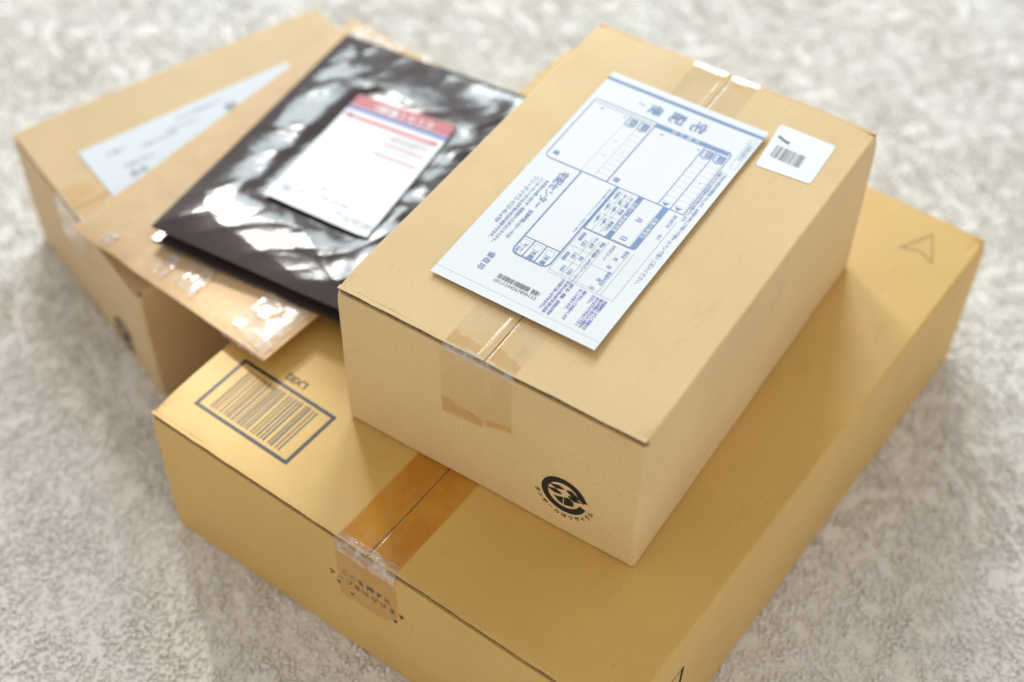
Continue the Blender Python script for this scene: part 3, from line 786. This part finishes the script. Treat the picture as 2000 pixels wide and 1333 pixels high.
grid_mesh('body', mail_pt, 170, 200, M_poly, mlr, closed_thickness=lambda u, v: .0012 + .0045 * (1 - math.exp(-min(min(u, 1 - u) * .23, min(v, 1 - v) * .28) / .02)))
def mail_low(u, v):
    p = (MA * (1 - u) + MB_ * u) * (1 - v) + (MD * (1 - u) + MC * u) * v
    n = .0012 * noise.noise(Vector((u * 9, v * 9, 5)))
    return Vector((p.x + .001, p.y - .0035 + n * .6, p.z - .0112 + n * .8)) - mbase
grid_mesh('folded_panel', mail_low, 80, 60, M_poly, mlr, closed_thickness=.0034)
# label
LB = [Vector((-.1749, .1227)), Vector((-.0750, .1265)), Vector((-.0917, .2751)), Vector((-.1854, .2645))]
def mail_uv(x, y):
    u, v = .3, .5
    for _ in range(6):
        p = (MA * (1 - u) + MB_ * u) * (1 - v) + (MD * (1 - u) + MC * u) * v
        du = (MB_ - MA) * (1 - v) + (MC - MD) * v; dv = (MD - MA) * (1 - u) + (MC - MB_) * u
        ex, ey = x - p.x, y - p.y; det = du.x * dv.y - du.y * dv.x
        u += (ex * dv.y - ey * dv.x) / det; v += (du.x * ey - du.y * ex) / det
    return u, v
def lab_S(off):
    def S(u, v):
        p = (LB[0] * (1 - u) + LB[1] * u) * (1 - v) + (LB[3] * (1 - u) + LB[2] * u) * v
        q = mail_pt(*mail_uv(p.x, p.y)) + mbase
        z = q.z * .6 + .0368 * .4 + .00055 + .0008 * (1 - v) ** 6
        z = max(z + .0004, q.z + .0007)
        return Vector((p.x, p.y, z + off)) - mbase
    return S
lab = grid_mesh('shipping_label', lambda u, v: lab_S(0)(u, v), 50, 60, M_label, mlr, closed_thickness=.0002)
lab['label'] = 'white label with a red header and blue stripe'
PW, PH = .100, .147
Sx = lambda off: (lambda X, Y: lab_S(off)(X / PW, Y / PH))
P = Print(Sx(.00012)); P.line((0, .1395), (PW, .1395), .0145); P.build('red_header', M_red, lab)
P = Print(Sx(.00012)); P.line((0, .1290), (PW, .1290), .0042); P.build('blue_stripe', M_blue2, lab)
P = Print(Sx(.00012)); P.line((.003, .1195), (.012, .1195), .0058); P.line((.052, .1005), (.094, .1005), .0018); P.line((.050, .0870), (.094, .0870), .0018); P.line((.088, .1195), (.096, .1195), .0050); P.line((.050, .1090), (.094, .1090), .0009); P.line((.006, .0700), (.094, .0700), .0006); P.build('red_rules', M_red, lab)
P = Print(Sx(.00010)); P.line((.013, .1192), (.088, .1192), .0052); P.build('pink_band', M_pink, lab)
P = Print(Sx(.00024)); P.text('らくらく配送便', .050, .1388, .0092, math.pi, 'CENTER', .0002); P.build('reversed_text', M_sticker, lab)
P = Print(Sx(.00012))
for k, (x, y, n) in enumerate(((.020, .018, 5), (.042, .021, 8), (.060, .012, 12), (.035, .030, 4), (.070, .008, 9), (.056, .112, 10), (.056, .106, 8), (.056, .094, 9))):
    P.text('お問い合わせ番号を確認する'[:n], x, y, .0034, 0, 'LEFT')
for i in range(5):
    P.line((.007, .012 + i * .0018), (.016, .012 + i * .0018), .0007)
P.build('printed_text', M_greyprint, lab)
